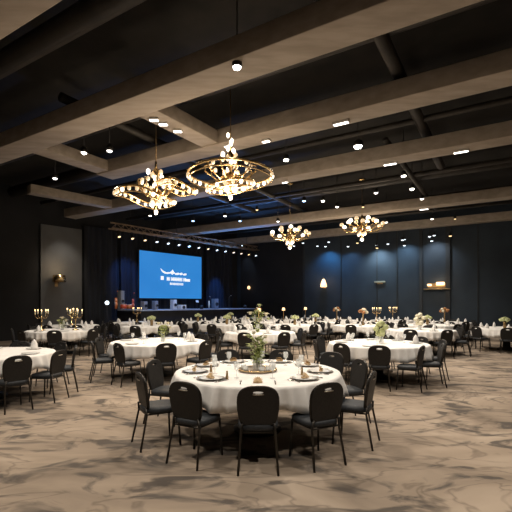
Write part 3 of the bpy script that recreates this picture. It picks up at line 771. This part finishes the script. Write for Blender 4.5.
ceil(109.5,151,K_soft,'dimmer ceiling spotlight, right of a pair above the left beams')
ceil(55,178.5,K_soft,'small ceiling spotlight at the photo\'s left edge beneath the bright cross beam',power=PW)
ceil(286,160,K_mid,'round ceiling spotlight just right of the large crystal chandelier',power=PW)
ceil(358,146.5,K_big,'largest brightest ceiling spotlight, upper right of centre',power=PW*1.2)
ceil(323,201,K_mid,'round white ceiling spotlight above the two far chandeliers',power=PW)
ceil(337,207,K_soft,'ceiling spotlight a little lower right of the round white one')
ceil(304,201,K_blue,'bluish ceiling spotlight left of the round white one')
ceil(363,207,K_amb,'tiny amber ceiling lamp above the right far chandelier')
ceil(376,193,K_soft,'ceiling lamp on a dark pipe, left of a descending row of three')
ceil(403.6,176,K_mid,'top lamp of the descending row of three at right',power=PW)
ceil(412,189,K_mid,'middle lamp of the descending row of three at right',power=PW)
ceil(422,199,K_soft,'bottom lamp of the descending row of three at right')
ceil(225,216,K_soft,'white lamp above the stage truss, right of the stage')
ceil(240,221,K_blue,'bluish lamp right of the white lamp above the stage',power=0)
ceil(257,210,K_amb,'tiny amber lamp between the big chandelier and the far one')
ceil(193,221,K_blue,'bluish lamp in the dark ceiling above the screen\'s right edge')
ceil(432,219,K_soft,'lamp in the dark bay between the last two beams at right',power=PW)
ceil(455,219,K_amb,'rightmost tiny lamp between the last two beams')
for (x,y,w) in ((-2.6,4.0,'left of the front table'),(2.6,3.4,'right of the front table'),(0,1.2,'nearest the camera'),(5.6,5.4,'far right over the open carpet'),(-6.0,4.2,'far left over the open carpet'),(-.3,6.3,'right behind the front table')):
    K_mid.put((x,y,5.33),0,'added ceiling spotlight high overhead, %s' % w,'black ceiling spotlights')
    light('SPOT','downlight',(x,y,5.23),PW*.80,(1.,.90,.78),.12,(x,y,0),140,.8)  # added lamps with no visible source, to light the front tables evenly
for (x,y,w) in ((-4.5,17.0,'over the tables left of the stage'),(1.0,18.2,'over the fifth row, middle'),(6.0,18.4,'over the fifth row, right')):
    K_soft.put((x,y,5.33),0,'added soft ceiling spotlight in the rear bay, %s' % w,'black ceiling spotlights')
    light('SPOT','downlight',(x,y,5.23),PW*.9,(1.,.90,.78),.12,(x,y,0),140,.8)  # unseen lamps added to light the far rows
def onbeam(px, y0, k, label, w=.0):
    r_ = (px-256)/F; Y = (y0+w)/(1+.6*r_); k.put((r_*Y, Y, ZB-.025), BA, label, 'lamps under the taupe beams')
onbeam(266,9.3,K_disc,'small lit lamp under the upper beam, left of its pair',.1)
onbeam(341,9.3,K_bar,'long lit lamp under the upper beam, right of its pair',.1)
onbeam(285,12.85,K_disc,'small lit lamp under the second beam near the big chandelier',.1)
onbeam(390,12.85,K_bar,'long lit lamp under the second beam, upper right',.1)
onbeam(461,12.85,K_bar,'lit lamp under the second beam at the photo\'s right edge',.1)
onbeam(424,19.9,K_bar,'lit lamp under the third beam, right side',.1)
onbeam(228,9.3,K_disc,'small lit lamp under the beam just above the large crystal chandelier',-.15)
for i, t in enumerate((.12,.24,.44)):
    p = Vector((-2.25,8.05,ZB+.01)).lerp(Vector((-1.05,9.75,ZB+.01)), t)
    K_disc.put(p,0,'small lit lamp under the short cross beam, %s of three' % ordn[i],'lamps under the taupe beams')
# grazing lamps on the top of bright cross beam
# small track lamps along the top of the slate wall
K_tr = {k: Kind(make_can(k,.09)) for k in ('lens_cool','lens_amber')}
tk = [(300,246,0),(309,243,0),(323,246,0),(334,242,0),(362,243,1),(381,248,1),(391.6,244,0),(405.6,240,0),(407.5,245.5,0),(432,236.5,0),(434,241,0),(452,236,1)]
for i, (px,py,am) in enumerate(tk):
    p = right_pt(px,py,.9); p.z = H+(HORIZON-py)/F*p.y
    K_tr['lens_amber' if am else 'lens_cool'].put(p, 0, 'tiny %s track lamp before the slate wall top, %s from the left' % ('amber' if am else 'white', ordn[i]), 'track lamps along the slate wall')

# ------------------------------------------------------------------ wall lamps
def sconce_bell(px, py, label, s=1.):
    p = right_pt(px,py,0); r = empty('wall_sconce', p, RW_ANG, label, 'wall lamp')
    MB().box((0,-.02,-.05),(.14,.04,.5),bevel=.01).build('backplate','brass',r)
    MB().tube([(0,-.03,.12),(0,-.18,.2),(0,-.22,.14)],.015).build('arm','brass',r)
    MB().lathe([(.05,.30),(.10,.22),(.17,.02),(.20,-.16),(.17,-.20),(.0,-.20)],16,(0,-.24,0)).build('lamp_shade','lampshade',r)
    MB().lathe([(0,.42),(.03,.36),(.05,.30)],10,(0,-.24,0)).build('finial','brass',r)
    light('POINT','sconce_glow',p+NR*.55+Vector((0,0,.1)),9,(1.,.62,.32),.08)
sconce_bell(325,284,'glowing bell-shaped wall lamp on the blue-washed wall panel')
p = right_pt(437,285,0); r = empty('wall_sconce', p, RW_ANG, 'twin amber wall lamp above a thin ledge on the right wall', 'wall lamp')
MB().box((0,-.10,-.22),(1.3,.2,.05),bevel=.01).build('ledge','brass',r); MB().box((0,-.02,-.02),(.9,.04,.22)).build('backplate','brass',r)
MB().box((.18,-.12,.06),(.42,.12,.18),bevel=.04).build('lamp_shade','lampshade',r); MB().box((-.36,-.1,.0),(.22,.1,.12),bevel=.03).build('lamp_shade','lampshade',r)
light('POINT','sconce_glow',p+NR*.5+Vector((.1,0,.1)),10,(1.,.66,.36),.08)
p = right_pt(380,282,0); r = empty('wall_sconce', p, RW_ANG, 'dim unlit bar lamp on the slate wall between two lit lamps', 'wall lamp')
MB().box((0,-.06,0),(.62,.12,.10),bevel=.03).build('lamp_shade','lampdim',r); MB().box((0,-.015,-.04),(.3,.03,.14)).build('backplate','brass',r)
p = right_pt(250,288,.06); r = empty('wall_sconce', p, RW_ANG, 'small amber wall lamp beside the stage corner', 'wall lamp')
MB().lathe([(.0,-.10),(.08,-.06),(.10,.04),(.05,.13),(0,.14)],14,(0,-.1,0)).build('lamp_shade','lampshade',r); MB().box((0,-.02,-.02),(.08,.04,.34)).build('backplate','brass',r)
p = plane_pt(56,.1); p.z = H+(303-279)/F*p.y; r = empty('wall_sconce', p, ST_ANG, 'gold shaded wall lamp on the grey panel left of the stage', 'wall lamp')
MB().lathe([(.26,.16),(.30,-.14),(.27,-.14),(.24,.16)],18,(0,-.34,0)).build('lamp_shade','gold',r); MB().ball((0,-.34,.10),.09,2).build('bulb','lampshade',r)
MB().lathe([(.0,.12),(.24,.12),(.24,.14),(0,.14)],18,(0,-.34,0)).build('shade_top','lampshade',r)
MB().box((0,-.02,-.1),(.12,.04,.5)).build('backplate','brass',r); MB().tube([(0,-.03,-.2),(0,-.34,-.2),(0,-.34,.1)],.018).build('arm','brass',r)
light('POINT','sconce_glow',p+Vector((.4,-.35,.45)),12,(1.,.72,.42),.08)

# wall-wash lamps above the slate wall (their light, not a painted glow)
def wash(px, py, tpx, tpy, power, col, ang, i, label):
    p = right_pt(px,py,.75); p.z = H+(HORIZON-py)/F*p.y
    K_tr['lens_cool'].put(p+Vector((0,0,.03)),0,label,'wall-wash lamps on the slate wall')
    light('SPOT','wall_wash',p,power*.68,col,.05,right_pt(tpx,tpy,0),ang,1.)
wash(330,247,330,275,800,(.10,.45,1.),120,0,'wall-wash lamp casting blue light over the bell-shaped lamp')
wash(380,246,380,272,900,(.62,.84,1.),120,1,'wall-wash lamp over the dim bar lamp')
wash(407,240,407,272,520,(.50,.76,1.),120,2,'wall-wash lamp right of the dim bar lamp')
wash(436,236,436,275,560,(.70,.80,.9),120,3,'wall-wash lamp over the twin amber lamp')
wash(352,247,352,280,300,(.25,.55,1.),120,4,'wall-wash lamp midway between bell lamp and bar lamp')
wash(248,246,248,275,140,(.5,.7,1.),60,5,'wall-wash lamp nearest the stage corner')
# stage lamps: blue wash on the right curtain, on the deck edge and up into the ceiling
p = stage_pt(1.6,1.9,4.75); light('SPOT','stage_beam',p,600,(.05,.25,1.),.06,stage_pt(1.75,.2,2.2),34,.8)
p = stage_pt(7.2,1.9,4.75); light('SPOT','stage_beam',p,350,(.10,.28,1.),.06,stage_pt(6.6,.2,2.8),55,.9)
for t in (1.5,3.2,5.0,6.5):
    light('SPOT','stage_beam',stage_pt(t,TO+.4,4.72),560,(.18,.40,1.),.06,stage_pt(t,SD-.2,SZ),60,.8)
def floor_par(t, tgt, power, label):
    p = stage_pt(t,SD-.25,SZ); r = empty('stage_uplight', p, ST_ANG, label, 'stage light')
    MB().lathe([(.10,0),(.11,.10),(.10,.20),(.085,.20),(.08,.16),(0,.16)],14).build('lamp_can','can',r); MB().lathe([(0,.165),(.08,.17)],14).build('lens','lens_blue',r)
    light('SPOT','uplight_beam',p+Vector((0,0,.22)),power,(.12,.36,1.),.06,tgt,62,.8)
floor_par(1.0,(-1.2,21.0,6.0),1900,'blue uplight on the right end of the stage edge')
floor_par(3.8,(-3.6,17.5,6.2),1100,'blue uplight on the middle of the stage edge')
# soft grey light on the grey panel
p = stage_pt((tg0+tg1)/2,1.5,5.2); light('SPOT','panel_wash',p,90,(1.,.92,.82),.05,stage_pt((tg0+tg1)/2,0,2.8),70,.9)

# ------------------------------------------------------------------ world, camera, view
w = bpy.data.worlds.new('world'); scene.world = w; w.use_nodes = True
w.node_tree.nodes['Background'].inputs['Color'].default_value = (.02,.02,.022,1); w.node_tree.nodes['Background'].inputs['Strength'].default_value = .2
cd = bpy.data.cameras.new('camera'); cam = bpy.data.objects.new('camera', cd); COL.objects.link(cam)
cam.location = (0,0,H); cam.rotation_euler = (PI/2,0,0)
cd.sensor_fit = 'HORIZONTAL'; cd.sensor_width = 36; cd.lens = F/512*36; cd.shift_y = (HORIZON-256)/512; cd.clip_end = 100; cd.clip_start = .05
scene.camera = cam
scene.view_settings.view_transform = 'Standard'; scene.view_settings.look = 'None'
scene.view_settings.exposure = 0.; scene.view_settings.gamma = 1.; scene.view_settings.use_curve_mapping = False
try:
    scene.cycles.use_denoising = True; scene.cycles.sample_clamp_indirect = 3.; scene.cycles.max_bounces = 8; scene.cycles.caustics_reflective = False; scene.cycles.caustics_refractive = False
except Exception: pass
